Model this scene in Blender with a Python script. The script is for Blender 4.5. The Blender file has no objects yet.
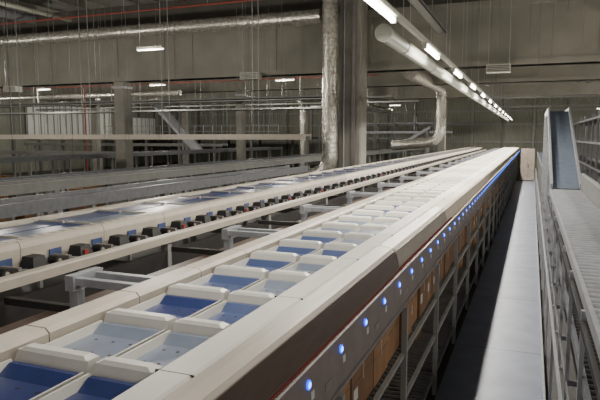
import bpy, math, random
from mathutils import Vector, Matrix
random.seed(4)
scene = bpy.context.scene

# ---------------------------------------------------------------- materials
def mat(name, col, rough=0.5, metal=0.0, noise=0.15, scale=6.0, bump=0.0, emit=0.0, spec=0.5, streak=None):
    m = bpy.data.materials.new(name); m.use_nodes = True
    nt = m.node_tree; b = nt.nodes['Principled BSDF']
    b.inputs['Roughness'].default_value = rough
    b.inputs['Metallic'].default_value = metal
    b.inputs['Specular IOR Level'].default_value = spec
    c = (col[0], col[1], col[2], 1)
    if emit > 0:
        b.inputs['Base Color'].default_value = c
        b.inputs['Emission Color'].default_value = c
        b.inputs['Emission Strength'].default_value = emit
        return m
    tc = nt.nodes.new('ShaderNodeTexCoord')
    mp = nt.nodes.new('ShaderNodeMapping')
    if streak: mp.inputs['Scale'].default_value = streak
    nz = nt.nodes.new('ShaderNodeTexNoise')
    nz.inputs['Scale'].default_value = scale; nz.inputs['Detail'].default_value = 5
    rp = nt.nodes.new('ShaderNodeValToRGB')
    rp.color_ramp.elements[0].position = 0.3; rp.color_ramp.elements[1].position = 0.7
    rp.color_ramp.elements[0].color = tuple(x*(1-noise) for x in col)+(1,)
    rp.color_ramp.elements[1].color = tuple(min(1, x*(1+noise)) for x in col)+(1,)
    nt.links.new(tc.outputs['Object'], mp.inputs['Vector'])
    nt.links.new(mp.outputs['Vector'], nz.inputs['Vector'])
    nt.links.new(nz.outputs['Fac'], rp.inputs['Fac'])
    nt.links.new(rp.outputs['Color'], b.inputs['Base Color'])
    if bump > 0:
        bp = nt.nodes.new('ShaderNodeBump'); bp.inputs['Strength'].default_value = bump
        bp.inputs['Distance'].default_value = 0.03
        nt.links.new(nz.outputs['Fac'], bp.inputs['Height'])
        nt.links.new(bp.outputs['Normal'], b.inputs['Normal'])
    return m

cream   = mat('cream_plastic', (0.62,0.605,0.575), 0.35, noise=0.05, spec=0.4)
creamf  = mat('cream_plastic_far_lit', (0.80,0.77,0.70), 0.7, noise=0.04, spec=0.08)  # far plastic, bright wash of the lamps put into the colour
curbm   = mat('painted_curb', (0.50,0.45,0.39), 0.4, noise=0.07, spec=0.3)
beigem  = mat('beige_far_lit', (0.72,0.65,0.56), 0.65, noise=0.06, spec=0.08)  # beige of far covers and curbs, far-end brightness put into the colour
traygry = mat('tray_grey', (0.19,0.222,0.295), 0.29, noise=0.08)
trayblu = mat('tray_blue', (0.028,0.042,0.14), 0.29, noise=0.12)
traylb  = mat('tray_pale_blue', (0.07,0.098,0.215), 0.29, noise=0.1)
alu     = mat('aluminium_cover', (0.36,0.325,0.29), 0.40, 0.1, noise=0.1, scale=3, streak=(8,0.5,8), spec=0.3)
alud    = mat('aluminium_dull', (0.20,0.18,0.175), 0.45, 0.1, noise=0.12, scale=3)
brown   = mat('brown_cover', (0.09,0.062,0.052), 0.4, 0.1, noise=0.15, scale=4, streak=(8,1,8))
panelm  = mat('indicator_panel', (0.20,0.17,0.165), 0.5, 0.0, noise=0.1, spec=0.2)
redm    = mat('red_strip', (0.28,0.03,0.03), 0.5)
redpipe = mat('red_sprinkler_paint', (0.26,0.05,0.035), 0.5)
black   = mat('black_rubber', (0.015,0.015,0.017), 0.5)
darks   = mat('dark_steel', (0.04,0.036,0.036), 0.5, 0.3)
steel   = mat('galvanised_steel', (0.36,0.37,0.40), 0.42, 0.3, noise=0.15, scale=9)
steeld  = mat('weathered_steel', (0.17,0.175,0.19), 0.45, 0.3, noise=0.15, scale=9)
paintst = mat('grey_painted_steel', (0.25,0.25,0.24), 0.5, noise=0.1)
paintd  = mat('dark_painted_steel', (0.12,0.12,0.115), 0.5, noise=0.1)
rollerm = mat('roller_steel', (0.17,0.17,0.17), 0.35, 0.5)
beltm   = mat('blue_grey_belt', (0.085,0.105,0.155), 0.5, noise=0.1)
inclm   = mat('incline_belt', (0.12,0.145,0.19), 0.7, noise=0.1, spec=0.1)
carton  = mat('cardboard', (0.29,0.155,0.075), 0.8, noise=0.2, scale=5)
cartond = mat('cardboard_dark', (0.19,0.10,0.05), 0.8, noise=0.2, scale=5)
tapem   = mat('packing_tape', (0.28,0.18,0.10), 0.35)
label   = mat('paper_label', (0.6,0.6,0.58), 0.7, noise=0.03)
foil    = mat('foil_insulation', (0.62,0.60,0.54), 0.26, 0.7, noise=0.35, scale=9, bump=1.0)
pipew   = mat('white_pipe', (0.42,0.42,0.36), 0.4, noise=0.05)
conc    = mat('concrete', (0.25,0.24,0.215), 0.85, noise=0.15, scale=1.5, bump=0.1)
concd   = mat('concrete_girder', (0.25,0.24,0.205), 0.85, noise=0.15, scale=0.8)
ceilm   = mat('roof_deck', (0.09,0.085,0.072), 0.8, noise=0.2, scale=0.7)
floorm  = mat('floor_screed', (0.045,0.043,0.042), 0.55, noise=0.25, scale=0.7)
walkm   = mat('walkway_coating', (0.19,0.21,0.28), 0.40, noise=0.14, scale=2.5)
wallw   = mat('white_cladding', (0.75,0.77,0.74), 0.6, noise=0.05)
cabm    = mat('beige_cabinet', (0.45,0.37,0.31), 0.5)
tube_e  = mat('tube_glow', (1,0.97,0.84), emit=30)
blue_e  = mat('blue_led', (0.03,0.20,1.0), emit=9)
blue_h  = mat('blue_led_halo', (0.01,0.07,0.9), emit=2.2)  # halo around each LED, put in as a glowing ring
strip_e = mat('strip_glow', (1,0.95,0.85), emit=6)

def wallmat(name, col, vertical_axis='X', pitch=3.0):
    m = mat(name, col, 0.75, noise=0.12, scale=0.5)
    nt = m.node_tree; b = nt.nodes['Principled BSDF']
    tc = nt.nodes.new('ShaderNodeTexCoord')
    w = nt.nodes.new('ShaderNodeTexWave'); w.wave_type='BANDS'; w.bands_direction=vertical_axis
    w.inputs['Scale'].default_value = 1.2
    w2 = nt.nodes.new('ShaderNodeBump'); w2.inputs['Strength'].default_value=0.6; w2.inputs['Distance'].default_value=0.05
    nt.links.new(tc.outputs['Object'], w.inputs['Vector'])
    nt.links.new(w.outputs['Fac'], w2.inputs['Height'])
    nt.links.new(w2.outputs['Normal'], b.inputs['Normal'])
    return m
wallmx = wallmat('wall_cladding_x', (0.22,0.22,0.185), 'X')
wallmy = wallmat('wall_cladding_y', (0.22,0.22,0.185), 'Y')

# ---------------------------------------------------------------- mesh builder
class B:
    def __init__(s): s.v=[]; s.f=[]; s.m=[]; s.mats=[]; s.sm=[]
    def mi(s, m):
        if m not in s.mats: s.mats.append(m)
        return s.mats.index(m)
    def add(s, vs, fs, m, smooth=False):
        o=len(s.v); s.v += [tuple(v) for v in vs]; i=s.mi(m)
        for f in fs: s.f.append([o+k for k in f]); s.m.append(i); s.sm.append(smooth)
    def box(s,x0,x1,y0,y1,z0,z1,m):
        s.fr(x0,x1,y0,y1,z0,x0,x1,y0,y1,z1,m)
    def fr(s,x0,x1,y0,y1,z0,a0,a1,b0,b1,z1,m):
        vs=[(x0,y0,z0),(x1,y0,z0),(x1,y1,z0),(x0,y1,z0),(a0,b0,z1),(a1,b0,z1),(a1,b1,z1),(a0,b1,z1)]
        s.add(vs,[(3,2,1,0),(4,5,6,7),(0,1,5,4),(1,2,6,5),(2,3,7,6),(3,0,4,7)],m)
    def prismy(s,prof,y0,y1,m):
        n=len(prof)
        vs=[(x,y0,z) for x,z in prof]+[(x,y1,z) for x,z in prof]
        fs=[tuple(range(n)), tuple(reversed(range(n,2*n)))]
        fs+=[(i,i+n,(i+1)%n+n,(i+1)%n) for i in range(n)]
        s.add(vs,fs,m)
    def beam(s,p0,p1,w,h,m):
        p0=Vector(p0);p1=Vector(p1);d=(p1-p0).normalized()
        up=Vector((0,0,1))
        if abs(d.z)>0.98: up=Vector((0,1,0))
        sd=d.cross(up).normalized()*w/2; u=sd.cross(d).normalized()*h/2
        vs=[p0-sd-u,p0+sd-u,p0+sd+u,p0-sd+u,p1-sd-u,p1+sd-u,p1+sd+u,p1-sd+u]
        s.add(vs,[(3,2,1,0),(4,5,6,7),(0,1,5,4),(1,2,6,5),(2,3,7,6),(3,0,4,7)],m)
    def sweep(s,pts,r,m,n=14,cap=True):
        pts=[Vector(p) for p in pts]; L=len(pts)
        vs=[]; prev=None
        for i,p in enumerate(pts):
            d=(pts[min(i+1,L-1)]-pts[max(i-1,0)]).normalized()
            if prev is None:
                a=Vector((0,0,1)) if abs(d.z)<0.9 else Vector((0,1,0))
                u=d.cross(a).normalized()
            else:
                u=(prev-d*prev.dot(d)).normalized()
            prev=u; w=d.cross(u)
            rr = r[i] if isinstance(r,(list,tuple)) else r
            for k in range(n):
                t=2*math.pi*k/n; vs.append(p+u*math.cos(t)*rr+w*math.sin(t)*rr)
        fs=[]
        for i in range(L-1):
            for k in range(n):
                fs.append((i*n+k,i*n+(k+1)%n,(i+1)*n+(k+1)%n,(i+1)*n+k))
        s.add(vs,fs,m,True)
        if cap:
            s.add(vs[:n],[tuple(reversed(range(n)))],m); s.add(vs[-n:],[tuple(range(n))],m)
    def cyl(s,p0,p1,r,m,n=10): s.sweep([p0,p1],r,m,n)
    def build(s,name):
        me=bpy.data.meshes.new(name); me.from_pydata(s.v,[],s.f)
        for m in s.mats: me.materials.append(m)
        me.polygons.foreach_set('material_index',s.m)
        me.polygons.foreach_set('use_smooth',s.sm)
        me.update()
        import bmesh
        bm=bmesh.new(); bm.from_mesh(me); bmesh.ops.recalc_face_normals(bm,faces=bm.faces); bm.to_mesh(me); bm.free()
        ob=bpy.data.objects.new(name,me); scene.collection.objects.link(ob)
        return ob

def densify(pts, step):
    out=[]
    for a,b in zip(pts[:-1],pts[1:]):
        a=Vector(a);b=Vector(b);n=max(1,int((b-a).length/step))
        for i in range(n): out.append(a.lerp(b,i/n))
    out.append(Vector(pts[-1])); return out
def rounded(pts, rad, seg=7):
    pts=[Vector(p) for p in pts]; out=[pts[0]]
    for i in range(1,len(pts)-1):
        a=pts[i]+(pts[i-1]-pts[i]).normalized()*rad; c=pts[i]+(pts[i+1]-pts[i]).normalized()*rad
        for k in range(seg+1):
            t=k/seg; out.append((1-t)**2*a+2*t*(1-t)*pts[i]+t*t*c)
    out.append(pts[-1]); return out

YE=60.0; CZ=9.595
# ---------------------------------------------------------------- shell
b=B(); b.box(-43,10,-8,64,-0.2,0.0,floorm); b.build('floor')
b=B(); b.box(-0.98,0.24,-8,45,0.0,0.02,walkm)
for y in range(-6,45,3): b.box(-0.98,0.24,y,y+0.012,0.02,0.021,darks)
b.box(0.24,0.27,-8,45,0.0,0.10,steel)
b.build('walkway')
b=B(); b.box(-43,10,64,64.3,0,9.6,wallmx); b.build('wall_back')
b=B()
for x in range(-42,10,3): b.box(x,x+0.2,63.8,63.999,0,9.2,paintd if x%2 else paintst)
for z in (2.6,4.4,5.8,7.4): b.box(-42.9,9.9,63.85,63.999,z,z+0.18,paintst)
b.build('trim_1')
b=B(); b.box(-43.3,-43,-8,64,0,9.6,wallmy); b.build('wall_left')
b=B()
for y in range(-6,62,3): b.box(-42.999,-42.8,y,y+0.25,0,9.2,paintd)
b.build('trim_2')
b=B(); b.box(10,10.3,-8,64,0,9.6,wallmy); b.build('wall_right')
b=B(); b.box(-43.3,10.3,-8,64.3,9.6,9.8,ceilm); b.build('ceiling')
b=B()
for x in range(-41,10,3): b.box(x,x+0.18,-8,63.9,9.2,9.6,concd)
b.build('ceiling_beams')
def on_leftwall(name,y0,y1,z0,z1):
    b=B(); b.box(-42.78,-42.7,y0,y1,z0,z1,wallw)
    y=y0
    while y<y1: b.box(-42.70,-42.64,y,y+0.08,z0,z1,paintst); y+=0.8
    b.build(name)
on_leftwall('window_1',40.5,52,3.0,6.2)
on_leftwall('window_2',54,60,3.0,5.4)
on_leftwall('window_3',30,36,3.4,6.0)

# girders
for i,(y,z0,z1) in enumerate([(22.5,5.75,8.05),(34.5,6.2,8.4),(46.5,6.2,8.4)]):
    b=B(); b.box(-43,10,y,y+0.6,z0,z1,concd)
    b.box(-43,10,y-0.08,y+0.68,z0,z0+0.22,concd); b.box(-43,10,y-0.08,y+0.68,z1-0.22,z1,concd)
    for x in range(-42,10,4): b.box(x,x+0.05,y-0.03,y,z0+0.22,z1-0.22,conc)
    b.box(-43,10,y+0.2,y+0.4,z1,9.2,ceilm)
    b.build('roof_girder')
# columns
for (x,y,w) in [(-6.5,22.8,0.9),(-18,22.8,0.6),(-30,22.8,0.6),(-18,34.8,0.5),(-30,34.8,0.5),(-6.6,46.8,0.6),(-18,46.8,0.5),(-30,46.8,0.5),(6.5,46.8,0.6),(6.5,34.8,0.6)]:
    h=w/2; c=0.05; b=B()
    prof=[(-h+c,-h),(h-c,-h),(h,-h+c),(h,h-c),(h-c,h),(-h+c,h),(-h,h-c),(-h,-h+c)]
    top=5.74 if y<30 else 6.19
    if w>0.8: 
        y=y-0.85
        top=9.19
    vs=[(x+p,y+q,0) for p,q in prof]+[(x+p,y+q,top) for p,q in prof]
    b.add(vs,[tuple(range(8)),tuple(range(8,16))]+[(i,(i+1)%8,(i+1)%8+8,i+8) for i in range(8)],conc)
    b.box(x-h-0.08,x+h+0.08,y-h-0.08,y+h+0.08,0,0.12,conc)
    b.box(x-h-0.03,x+h+0.03,y-h-0.03,y+h+0.03,top-0.3,top-0.2,steel)
    if w>0.8:
        b.cyl((x-0.2,y-h-0.06,0.1),(x-0.2,y-h-0.06,9),0.03,steel,8)
        b.box(x+0.1,x+0.25,y-h-0.05,y-h,0.5,9,alud)
    b.build('concrete_column')
b=B()
for y in (40,52):
    b.beam((-4,y,6.6),(9.9,y,6.6),0.12,0.12,paintst); b.beam((-4,y,5.7),(9.9,y,5.7),0.12,0.12,paintst)
    x=-4
    while x<9: b.beam((x,y,5.7),(x+0.7,y,6.6),0.05,0.05,paintst); b.beam((x+0.7,y,6.6),(x+1.4,y,5.7),0.05,0.05,paintst); x+=1.4
    for x in (-4,1,6): b.beam((x,y,6.6),(x,y,9.2),0.06,0.06,paintst)
b.beam((9.5,52,5.7),(5.2,52,3.6),0.15,0.15,steel)
b.build('roof_truss')

# ---------------------------------------------------------------- sorters
PITCH=0.63
def tray_half(b,x0,x1,y,m,bar=cream,detail=False):
    b.fr(x0,x1,y-0.072,y+0.080,2.08, x0+0.012,x1-0.012,y-0.035,y+0.040,2.185,bar)
    b.fr(x0+0.02,x1-0.02,y-0.037,y+0.042,2.183, x0+0.05,x1-0.05,y-0.022,y+0.026,2.200,bar)
    y0=y+0.082; y1=y+PITCH-0.074
    b.box(x0+0.012,x1-0.012,y0,y1,2.085,2.105,m)
    b.fr(x0+0.004,x0+0.03,y0,y1,2.10, x0+0.004,x0+0.014,y0,y1,2.15,bar)
    b.fr(x1-0.03,x1-0.004,y0,y1,2.10, x1-0.014,x1-0.004,y0,y1,2.15,bar)
    b.fr(x0+0.03,x1-0.03,y1-0.10,y1-0.004,2.105, x0+0.03,x1-0.03,y1-0.03,y1-0.004,2.145,m)
    if detail:
        for fx in (0.25,0.5,0.75):
            for fy in (0.3,0.65):
                X=x0+(x1-x0)*fx; Y=y0+(y1-y0)*fy
                vs=[(X+0.010*math.cos(t*math.pi/4),Y+0.010*math.sin(t*math.pi/4),2.1062) for t in range(8)]
                b.add(vs,[tuple(range(8))],darks)

b=B()
for k in range(-6,92):
    y=2.06+PITCH*k
    ml=mr=traygry
    if k in(-1,-2): ml=mr=trayblu
    elif k==1: ml=trayblu; mr=traylb
    elif k==4: ml=traylb
    elif k>1 and random.random()<0.3: ml=traylb
    if 2<k and random.random()<0.2: mr=traylb
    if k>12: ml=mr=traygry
    if k>18: ml=mr=creamf  # far pans painted in the lit cream, washed out by light
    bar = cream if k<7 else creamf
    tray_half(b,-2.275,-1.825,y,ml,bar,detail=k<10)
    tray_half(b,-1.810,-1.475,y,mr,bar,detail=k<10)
y=2.25-0.75*7
while y<YE:
    b.prismy([(-2.47,1.95),(-2.29,1.95),(-2.285,2.19),(-2.31,2.215),(-2.44,2.215),(-2.47,2.19)],y,y+0.740,curbm if y<14 else beigem)  # far curb segments take the brightened beige
    y+=0.75
b.box(-2.44,-2.31,-3,YE,1.9,2.15,darks)
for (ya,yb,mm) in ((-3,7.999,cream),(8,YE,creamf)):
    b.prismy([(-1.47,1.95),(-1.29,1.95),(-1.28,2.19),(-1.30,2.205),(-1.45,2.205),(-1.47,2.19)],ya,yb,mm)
y=-0.5
while y<14: b.box(-1.471,-1.279,y,y+0.006,2.0,2.2055,darks); y+=1.26
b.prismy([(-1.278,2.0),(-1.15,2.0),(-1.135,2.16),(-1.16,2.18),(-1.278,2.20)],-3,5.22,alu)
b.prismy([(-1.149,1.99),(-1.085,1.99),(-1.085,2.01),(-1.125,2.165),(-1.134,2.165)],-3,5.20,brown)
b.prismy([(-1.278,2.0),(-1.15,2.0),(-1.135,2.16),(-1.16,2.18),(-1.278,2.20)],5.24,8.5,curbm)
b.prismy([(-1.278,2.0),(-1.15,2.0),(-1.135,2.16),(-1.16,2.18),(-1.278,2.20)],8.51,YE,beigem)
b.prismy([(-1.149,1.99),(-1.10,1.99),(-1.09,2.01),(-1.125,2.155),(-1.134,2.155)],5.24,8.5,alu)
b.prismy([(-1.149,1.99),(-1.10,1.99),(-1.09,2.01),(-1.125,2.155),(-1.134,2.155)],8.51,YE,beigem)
b.box(-1.29,-1.13,5.20,5.25,1.99,2.17,darks)
b.box(-1.12,-1.080,-3,9,1.979,1.988,redm)
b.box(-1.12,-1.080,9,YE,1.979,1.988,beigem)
b.box(-2.3,-1.3,-3,YE,1.98,2.06,darks)
b.box(-2.40,-2.34,-3,YE,1.70,1.95,paintst); b.box(-1.40,-1.34,-3,YE,1.70,1.97,paintst)
y=-1.0
while y<YE:
    b.box(-2.41,-2.33,y,y+0.08,0,1.7,paintst)
    b.box(-2.33,-1.92,y+0.02,y+0.06,0.5,0.56,paintst)
    y+=2.45
b.box(-1.95,-1.92,-3,YE,0.3,1.98,darks)
b.build('tilt_tray_sorter')

# gap support brackets
b=B()
y=3.45-2.45*2
while y<YE:
    for dy in (0,0.22):
        b.box(-3.30,-2.475,y+dy,y+dy+0.06,2.06,2.12,steel)
    b.box(-3.30,-3.22,y-0.03,y+0.31,2.02,2.14,steel)
    b.box(-3.29,-3.21,y,y+0.08,0,2.02,steel)
    b.box(-4.07,-3.3,y+0.08,y+0.14,1.80,1.86,darks)
    y+=2.45
b.box(-3.60,-3.45,-3,YE,1.74,1.80,brown)
b.box(-2.95,-2.75,-3,YE,1.0,1.06,brown)
b.build('support_bracket_frame')

# rear sorter: long trays with thin dividers
b=B()
rb=[trayblu,traylb,traylb,traygry,traylb]
P2=1.05; k=-4
while 2.3+P2*k<YE:
    y=2.3+P2*k
    for (x0,x1) in ((-5.63,-5.225),(-5.205,-4.80)):
        m=random.choice(rb) if k<26 else traygry
        b.fr(x0,x1,y-0.03,y+0.03,2.12,x0+0.01,x1-0.01,y-0.012,y+0.012,2.19,curbm)
        b.box(x0+0.01,x1-0.01,y+0.032,y+P2-0.032,2.12,2.16,m)
        b.fr(x0+0.02,x1-0.02,y+P2-0.14,y+P2-0.034,2.16,x0+0.02,x1-0.02,y+P2-0.06,y+P2-0.034,2.175,m)
    k+=1
y=-3
while y<YE:
    cm = curbm if y<14 else beigem  # lit beige painted on the far curbs
    b.prismy([(-5.83,1.9),(-5.64,1.9),(-5.635,2.17),(-5.66,2.195),(-5.80,2.195),(-5.83,2.17)],y,y+1.19,cm)
    b.prismy([(-4.79,1.9),(-4.60,1.9),(-4.585,2.12),(-4.60,2.17),(-4.63,2.192),(-4.76,2.192),(-4.79,2.17)],y,y+1.19,cm)
    for q in range(8):
        b.box(-4.74,-4.65,y+0.06+q*0.145,y+0.10+q*0.145,2.192,2.1935,alud)
    y+=1.2
b.box(-5.7,-4.6,-3,YE,1.95,2.10,darks)
b.box(-4.60,-4.20,-3,YE,1.88,1.915,darks)
b.prismy([(-4.22,1.90),(-4.11,1.90),(-4.10,1.985),(-4.115,2.0),(-4.20,2.0),(-4.22,1.985)],-3,YE,curbm)
b.box(-4.56,-4.52,-3,YE,1.915,1.955,alu)
b.cyl((-4.27,-3,1.97),(-4.27,YE,1.97),0.014,alu,6)
y=-2.8
i=0
while y<YE:
    b.fr(-4.55,-4.36,y,y+0.20,1.93,-4.53,-4.39,y+0.03,y+0.17,2.055,black)
    b.cyl((-4.44,y+0.30,1.975),(-4.33,y+0.30,1.975),0.05,black,10)
    b.cyl((-4.335,y+0.30,1.975),(-4.32,y+0.30,1.975),0.025,alu,8)
    b.box(-4.52,-4.30,y+0.40,y+0.44,1.93,2.01,alud)
    b.beam((-4.45,y+0.22,1.95),(-4.32,y+0.60,1.95),0.03,0.03,darks)
    b.beam((-4.50,y+0.24,2.0),(-4.34,y+0.55,1.96),0.02,0.02,steel)
    if i%3==0: b.box(-4.39,-4.36,y+0.06,y+0.12,1.96,2.01,redm)
    b.fr(-4.583,-4.57,y+0.42,y+0.58,1.97,-4.583,-4.57,y+0.42,y+0.58,2.05,traylb)
    y+=0.63; i+=1
b.box(-4.20,-4.14,-3,YE,1.58,1.80,darks); b.box(-5.7,-5.64,-3,YE,1.62,1.9,darks)
y=0
while y<YE:
    b.box(-4.21,-4.13,y,y+0.08,0,1.88,paintst); b.box(-5.71,-5.63,y,y+0.08,0,1.62,paintst)
    b.box(-5.63,-4.21,y+0.01,y+0.07,1.5,1.6,paintst)
    y+=3.0
b.build('tilt_tray_sorter')

# ---------------------------------------------------------------- indicator panel, rack, cartons
b=B()
b.prismy([(-1.10,1.69),(-1.03,1.69),(-1.03,1.70),(-1.055,1.976),(-1.10,1.976)],-3,YE,panelm)
b.prismy([(-1.10,1.665),(-1.015,1.665),(-1.015,1.69),(-1.10,1.69)],-3,YE,alud)
def px(z): return -1.03-(z-1.70)/(0.276)*0.025
k=-8
while True:
    y=2.76+0.565*k
    if y>YE-1: break
    X=px(1.90)
    b.sweep([(X-0.002,y,1.90),(X+0.010,y,1.90)],0.027,blue_h,12)
    b.sweep([(X+0.008,y,1.90),(X+0.014,y,1.90),(X+0.017,y,1.90)],[0.019,0.016,0.008],blue_e,12)
    b.box(px(1.82)-0.002,px(1.82)+0.003,y+0.03,y+0.075,1.80,1.845,label)
    if k%2==0: b.box(px(1.78)-0.002,px(1.78)+0.003,y+0.25,y+0.36,1.74,1.80,alud)
    k+=1
b.build('indicator_light_panel')

b=B()
y=2.216*3.2-1.95*4
while y<YE-1:
    b.box(-1.04,-0.99,y,y+0.05,0.0,1.66,paintst)
    b.box(-1.88,-1.82,y,y+0.06,0.0,1.66,paintd)
    for z in (1.20,0.72,0.22): b.box(-1.82,-1.05,y+0.01,y+0.05,z-0.06,z,paintd)
    y+=1.95
for z in (1.24,0.78,0.28):
    b.box(-1.045,-1.01,-1,YE-1,z-0.045,z-0.01,paintst if z>0.5 else paintd)
    b.box(-1.86,-1.83,-1,YE-1,z-0.02,z+0.03,paintd)
    yy=-1.0
    while yy<(26 if z>0.5 else 12):
        b.cyl((-1.82,yy,z-0.015),(-1.05,yy,z-0.015),0.022,rollerm,6); yy+=0.09
    b.box(-1.83,-1.05,(-1.0),YE-1,z-0.065,z-0.045,darks)
b.build('carton_flow_rack')

b=B()
y=-0.9
while y<YE-1.5:
    w=random.uniform(0.40,0.58); h=random.uniform(0.32,0.40); xo=random.uniform(-1.09,-1.055)
    m=random.choice([carton,carton,cartond])
    b.box(xo-0.5,xo,y,y+w,1.25,1.25+h,m)
    b.box(xo,xo+0.002,y+w/2-0.02,y+w/2+0.02,1.25+h*0.6,1.25+h,tapem)
    b.box(xo,xo+0.0015,y,y+w,1.25+h-0.10,1.25+h-0.094,darks)
    b.box(xo-0.5,xo,y+w/2-0.004,y+w/2+0.004,1.25+h,1.252+h,tapem)
    if random.random()<0.4: b.box(xo+0.001,xo+0.004,y+0.04,y+0.14,1.25+h*0.35,1.25+h*0.6,label)
    if random.random()<0.8:
        h2=random.uniform(0.2,0.34); xx=random.uniform(0.03,0.2); b.box(xo-0.62,xo-xx,y,y+w*0.9,0.79,0.79+h2,random.choice([carton,cartond]))
    y+=w+random.uniform(0.005,0.03)
b.build('cardboard_cartons')

# ---------------------------------------------------------------- right side roller conveyor
b=B()
Y0,Y1=-1,17.0
for (z,xa,xb,mm,pp,rr) in ((1.80,0.52,1.24,steel,0.17,0.045),(1.12,0.52,1.24,darks,0.12,0.035)):
    b.box(xa-0.04,xa,Y0,Y1,z-0.10,z+0.015,steel if z>1.5 else steeld); b.box(xb,xb+0.05,Y0,Y1,z-0.10,z+0.015,steeld)
    yy=Y0+0.05
    while yy<Y1-0.05:
        b.cyl((xa,yy,z-0.03),(xb,yy,z-0.03),rr,mm,10); yy+=pp
    b.box(xa,xb,Y0,Y1,z-0.10,z-0.085,black)
yy=Y0
while yy<Y1:
    b.box(1.25,1.29,yy,yy+0.11,1.82,2.22,paintst); yy+=0.20
b.box(1.29,1.33,Y0,Y1,1.95,2.02,darks); b.box(1.24,1.31,Y0,Y1,2.21,2.25,steel)
yy=0.6
while yy<Y1:
    b.box(0.45,0.49,yy,yy+0.05,0,1.72,steel); b.box(1.25,1.31,yy,yy+0.06,0,1.85,steeld)
    b.box(0.49,1.25,yy+0.01,yy+0.05,0.40,0.46,steeld)
    b.box(0.42,0.54,yy-0.03,yy+0.09,0,0.02,steel)
    yy+=1.6
b.box(0.45,0.47,Y0,Y1,0.42,0.46,steeld)
b.box(0.44,0.48,Y0,Y1,1.58,1.64,black)
b.build('roller_conveyor')
b=B()
yy=1.0
while yy<44:
    b.box(0.29,0.32,yy,yy+0.03,0,1.0,steel); yy+=2.0
b.box(0.29,0.32,-1,44,1.0,1.03,steel)
b.build('guard_rail')
b=B()
p0=(0.9,17.2,1.78); p1=(0.9,24.5,4.15)
def off(p,dx,dz): return (p[0]+dx,p[1],p[2]+dz)
b.beam(off(p0,0,0),off(p1,0,0),0.64,0.05,inclm)
for s in(-0.36,0.36): b.beam(off(p0,s,0.05),off(p1,s,0.05),0.06,0.26,steel)
b.beam((0.9,24.5,4.15),(0.9,30,4.15),0.64,0.05,inclm)
for s in(-0.36,0.36): b.beam((0.9+s,24.5,4.18),(0.9+s,30,4.18),0.06,0.24,steel)
b.cyl((0.56,17.2,1.76),(1.24,17.2,1.76),0.06,darks)
for y,z in ((19,2.3),(21.5,3.05),(24,3.9),(28,4.05)):
    for s in(-0.40,0.40): b.box(0.9+s-0.04,0.9+s+0.04,y,y+0.08,0,z,steel)
    b.box(0.5,1.3,y+0.02,y+0.06,z*0.5,z*0.5+0.06,steel)
b.build('incline_conveyor')
b=B()
for x in (0.5,1.3):
    b.box(x-0.03,x+0.03,30.2,58,1.7,1.85,paintst)
    for y in range(31,58,3): b.box(x-0.03,x+0.03,y,y+0.06,0,1.7,paintst)
b.box(0.53,1.27,30.2,58,1.74,1.78,beltm)
b.build('belt_conveyor')
b=B(); b.box(-0.7,0.22,45.1,45.7,0.0,2.35,cabm)
b.box(-0.245,-0.235,45.09,45.1,0.1,2.25,darks); b.box(-0.68,0.20,45.09,45.1,0.05,0.1,darks)
b.box(-0.20,-0.17,45.06,45.09,1.0,1.25,darks)
b.build('storage_cabinet')
b=B()
for y in range(20,62,3):
    for x in (3.2,4.4): b.box(x,x+0.1,y,y+0.1,0,4.6,steeld)
    b.beam((3.25,y+0.05,0.3),(4.45,y+0.05,1.8),0.04,0.04,steeld); b.beam((4.45,y+0.05,1.8),(3.25,y+0.05,3.3),0.04,0.04,steeld)
for z in (1.4,2.8,4.2):
    for x in(3.2,4.4): b.box(x,x+0.08,20,59.1,z,z+0.12,steeld)
    b.box(3.28,4.4,20,59.1,z+0.1,z+0.12,darks)
b.build('storage_rack')

# ---------------------------------------------------------------- light row, pipe
b=B()
ys=[3.3+4.13*i for i in range(14)]
b.box(-1.90,-1.82,2.2,59,4.88,4.95,pipew)
for y in ys:
    b.fr(-1.92,-1.80,y-0.82,y+0.82,4.86,-1.94,-1.78,y-0.82,y+0.82,4.88,pipew)
    b.cyl((-1.86,y-0.76,4.81),(-1.86,y+0.76,4.81),0.036,tube_e,12)
    for s in(-0.79,0.79): b.box(-1.90,-1.82,y+s-0.02,y+s+0.02,4.77,4.87,pipew)
    b.cyl((-1.86,y+2,4.95),(-1.86,y+2,9.19),0.006,steel,5)
b.build('fluorescent_light_row')
for y in ys:
    l=bpy.data.lights.new('tube_light','AREA'); l.shape='RECTANGLE'; l.size=0.12; l.size_y=1.5
    l.energy=330 if y>18 else (270 if y>9 else (170 if y>5 else 70)); l.color=(1,0.95,0.84)
    o=bpy.data.objects.new('tube_light',l); o.location=(-1.86,y,4.76); scene.collection.objects.link(o)
b=B()
PX=-2.20; PZ=4.80
b.sweep([(PX,9.07,PZ),(PX,59,PZ)],0.125,pipew,24)
b.sweep([(PX,9.05,PZ),(PX,9.13,PZ)],0.137,pipew,24)
y=10.5
while y<59:
    b.sweep([(PX,y,PZ),(PX,y+0.04,PZ)],0.136,steel,20)
    b.cyl((PX,y+0.02,PZ+0.13),(PX,y+0.02,9.19),0.006,steel,5); y+=3.1
b.build('white_ventilation_pipe')

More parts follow.
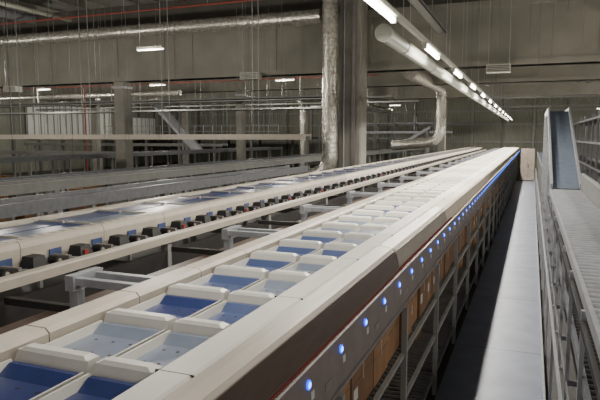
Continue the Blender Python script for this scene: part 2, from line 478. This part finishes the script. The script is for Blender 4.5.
# ---------------------------------------------------------------- ducts & pipes
def foilduct(name,pts,r,rad):
    p=densify(rounded(pts,rad),0.28); rs=[r*(1+0.05*((i%4)==0)+random.uniform(-.02,.02)) for i in range(len(p))]
    b=B(); b.sweep(p,rs,foil,18); b.build(name)
foilduct('foil_duct',[(-42.5,21.4,7.75),(-7.6,21.4,7.75)],0.27,0.5)
foilduct('foil_duct',[(-7.14,21.1,9.1),(-7.14,21.1,1.9),(-9.5,21.1,1.2)],0.29,0.6)
foilduct('foil_duct',[(-5.7,29,6.35),(-5.7,40,6.35),(-5.7,40,2.9),(-9.0,40,2.6)],0.33,1.0)
foilduct('foil_duct',[(-21,44,6.2),(-17.2,44,6.2),(-17.2,44,0.2)],0.22,0.8)
foilduct('foil_duct',[(-34,30,5.8),(-19.5,30,5.8)],0.16,0.5)
foilduct('foil_duct',[(-11.5,42,8.8),(-11.5,42,5.4),(-11.5,50,5.4)],0.26,0.8)
b=B()
for (x,z,r,y0,y1,m) in [(-22.5,8.8,0.22,2,22,steel),(-14,9.0,0.06,0,22,redpipe),(-20.2,8.6,0.10,2,22,pipew),(-28,8.9,0.12,2,22,steel),(-25,8.6,0.05,2,22,steel)]:
    b.cyl((x,y0,z),(x,y1,z),r,m,12)
    for y in range(int(y0)+1,int(y1),4): b.cyl((x,y,z),(x,y,CZ),0.015,steel,5)
b.build('ceiling_pipework')
b=B()
b.cyl((-42,20.5,8.35),(-9,20.5,8.35),0.04,redpipe,8); b.cyl((-42,30,6.4),(-7.5,30,6.4),0.03,redpipe,8)
for x in range(-40,-8,4): b.cyl((x,20.5,8.35),(x,20.5,CZ),0.012,steel,5)
b.cyl((-24,27,0),(-24,27,9.2),0.05,redpipe,8)
b.build('sprinkler_pipe')
b=B()
for i in range(150):
    x=random.uniform(-34,-7.5); y=random.choice([random.uniform(12,21),random.uniform(24,44),random.uniform(24,60)]); z=random.uniform(2.6,5)
    b.cyl((x,y,z),(x,y,CZ),0.012 if y>20 else 0.007,paintd,5)
for i in range(30):
    x=random.uniform(-5.5,6); y=random.uniform(14,22); 
    b.cyl((x,y,random.uniform(5.0,7)),(x,y,CZ),0.007,paintd,5)
b.build('hanging_cables')
for y,z in ((25.5,5.0),(33,5.4),(41,5.6),(28,4.6)):
    b=B()
    b.box(-42,-7.4,y,y+0.3,z,z+0.03,paintst); b.box(-42,-7.4,y,y+0.02,z,z+0.12,paintst); b.box(-42,-7.4,y+0.28,y+0.3,z,z+0.12,paintst)
    for x in range(-41,-8,4): b.cyl((x,y+0.15,z),(x,y+0.15,9.19),0.012,paintst,5)
    b.build('cable_tray')
for x in(-3.4,2.6,3.4): 
    b=B()
    b.box(x,x+0.3,6,60,7.0,7.03,paintst); b.box(x,x+0.02,6,60,7.0,7.12,paintst); b.box(x+0.28,x+0.3,6,60,7.0,7.12,paintst)
    b.build('cable_tray')
def heater(x,y,z):
    b=B(); b.box(x-0.4,x+0.4,y-0.2,y+0.2,z,z+0.28,pipew)
    for i in range(4): b.box(x-0.36,x+0.36,y-0.21,y-0.2,z+0.04+i*0.055,z+0.06+i*0.055,darks)
    for s in(-0.35,0.35): b.cyl((x+s,y,z+0.28),(x+s,y,CZ),0.012,steel,5)
    b.build('unit_heater')
heater(-1.2,22.0,5.45); heater(-10.9,22.0,5.55); heater(-24,22.0,5.4)

# ---------------------------------------------------------------- background conveyors
def lineconv(name,p0,p1,w,top=beltm,side=curbm,legs=True,sp=3.0):
    b=B(); p0=Vector(p0);p1=Vector(p1);d=(p1-p0).normalized();sd=d.cross(Vector((0,0,1))).normalized()
    b.beam(p0,p1,w,0.06,top)
    for s in(-1,1): b.beam(p0+sd*s*(w/2+0.04),p1+sd*s*(w/2+0.04),0.08,0.20,side)
    n=int((p1-p0).length/sp)
    for i in range(n+1):
        q=p0+d*min(sp*i+0.3,(p1-p0).length-0.1)
        for s in(-1,1):
            a=q+sd*s*(w/2)
            if legs: b.beam((a.x,a.y,0),(a.x,a.y,a.z-0.1),0.08,0.08,paintst)
            else: b.beam((a.x,a.y,a.z+0.1),(a.x,a.y,CZ),0.025,0.025,paintst)
    b.build(name)
lineconv('overhead_conveyor',(-42,20,3.2),(-7.6,20,3.2),0.5,side=curbm,legs=False,sp=4)
lineconv('belt_conveyor',(-7.6,2,2.1),(-7.6,19,2.1),0.6,top=beltm,side=steeld)
lineconv('belt_conveyor',(-10.0,6,2.15),(-10.0,58,2.15),0.7,top=beltm,side=paintst)
lineconv('belt_conveyor',(-14.0,8,1.9),(-14.0,58,1.9),0.9,top=beltm,side=steeld)
lineconv('belt_conveyor',(-19.5,8,2.3),(-19.5,44,2.3),1.0,top=beltm,side=steeld)
lineconv('belt_conveyor',(-40,26,2.3),(-21,26,2.3),0.8,top=beltm,side=paintst)
lineconv('belt_conveyor',(-40,38,2.6),(-21,38,2.6),0.8,top=beltm,side=paintst)
lineconv('overhead_conveyor',(-16,50,3.6),(-6.2,50,3.6),0.7,side=steel,legs=False,sp=3)
lineconv('incline_chute',(-25.5,36,5.6),(-22,36,2.2),1.0,top=steel,side=steel,legs=False,sp=9)
lineconv('incline_chute',(-9.2,44,2.6),(-7.0,44,3.9),0.8,top=darks,side=steel,legs=True,sp=2)
b=B()
b.box(-42,-22,50,61,3.0,3.2,paintd)
for x in range(-41,-21,4):
    for y in (50.2,60.5): b.box(x,x+0.2,y,y+0.2,0,3.0,paintst)
x=-42
while x<=-22: b.box(x,x+0.05,50.0,50.05,3.2,4.3,steel); x+=1.0
for z in (3.7,4.28): b.box(-42,-22,50,50.05,z,z+0.05,steel)
b.build('mezzanine_platform')
b=B()
for x in range(-21,-7,2):
    for y in (58.5,59.7): b.box(x,x+0.1,y,y+0.1,0,5.2,steeld)
for z in (1.5,3.0,4.5):
    for y in (58.5,59.7): b.box(-21,-7,y,y+0.08,z,z+0.12,steeld)
    b.box(-21,-7,58.58,59.7,z+0.1,z+0.12,darks)
b.build('storage_rack')
b=B()
for (x,y) in [(-12.2,10.0),(-12.2,11.2),(-16.5,14),(-17,19),(-23,20)]:
    b.box(x-0.6,x+0.6,y-0.4,y+0.4,0.0,0.14,carton)
    for i in range(3):
        for j in range(2):
            for k in range(random.randint(3,5)):
                b.box(x-0.58+i*0.39,x-0.58+i*0.39+0.37,y-0.38+j*0.39,y-0.01+j*0.39,0.14+k*0.32,0.14+k*0.32+0.31,random.choice([carton,cartond]))
b.build('pallet_load')

b=B(); pos=[]
for x in (-36,-27,-19,-11.5):
    for y in (16,27,38,52):
        pos.append((x,y,6.0))
for y in (-3,5,13,21,30,42,56): pos.append((3.9 if y<15 else 5.5,y,5.6))  # right-hand lamps out of view, added to light the sorter's side
for (x,y,z) in pos:
    b.box(x-0.5,x+0.5,y-0.06,y+0.06,z,z+0.08,pipew); b.box(x-0.48,x+0.48,y-0.035,y+0.035,z-0.03,z,strip_e)
    for s in(-0.4,0.4): b.cyl((x+s,y,z+0.08),(x+s,y,CZ),0.008,steel,5)
b.build('hanging_strip_lights')
for (x,y,z) in pos:
    l=bpy.data.lights.new('strip_light','POINT'); l.energy=400 if x<0 else 330; l.shadow_soft_size=0.25; l.color=(1,0.94,0.82)
    o=bpy.data.objects.new('strip_light',l); o.location=(x,y,z-0.35); scene.collection.objects.link(o)

w=bpy.data.worlds.new('hall_ambient'); scene.world=w; w.use_nodes=True
bg=w.node_tree.nodes['Background']; bg.inputs[0].default_value=(1.0,0.94,0.85,1); bg.inputs[1].default_value=0.5

cd=bpy.data.cameras.new('camera'); cd.sensor_width=36; cd.lens=35; cd.clip_end=300
co=bpy.data.objects.new('camera',cd); scene.collection.objects.link(co)
co.location=(0,0,3.2); co.rotation_euler=(math.radians(90-6.17),0,math.radians(21.6))
scene.camera=co
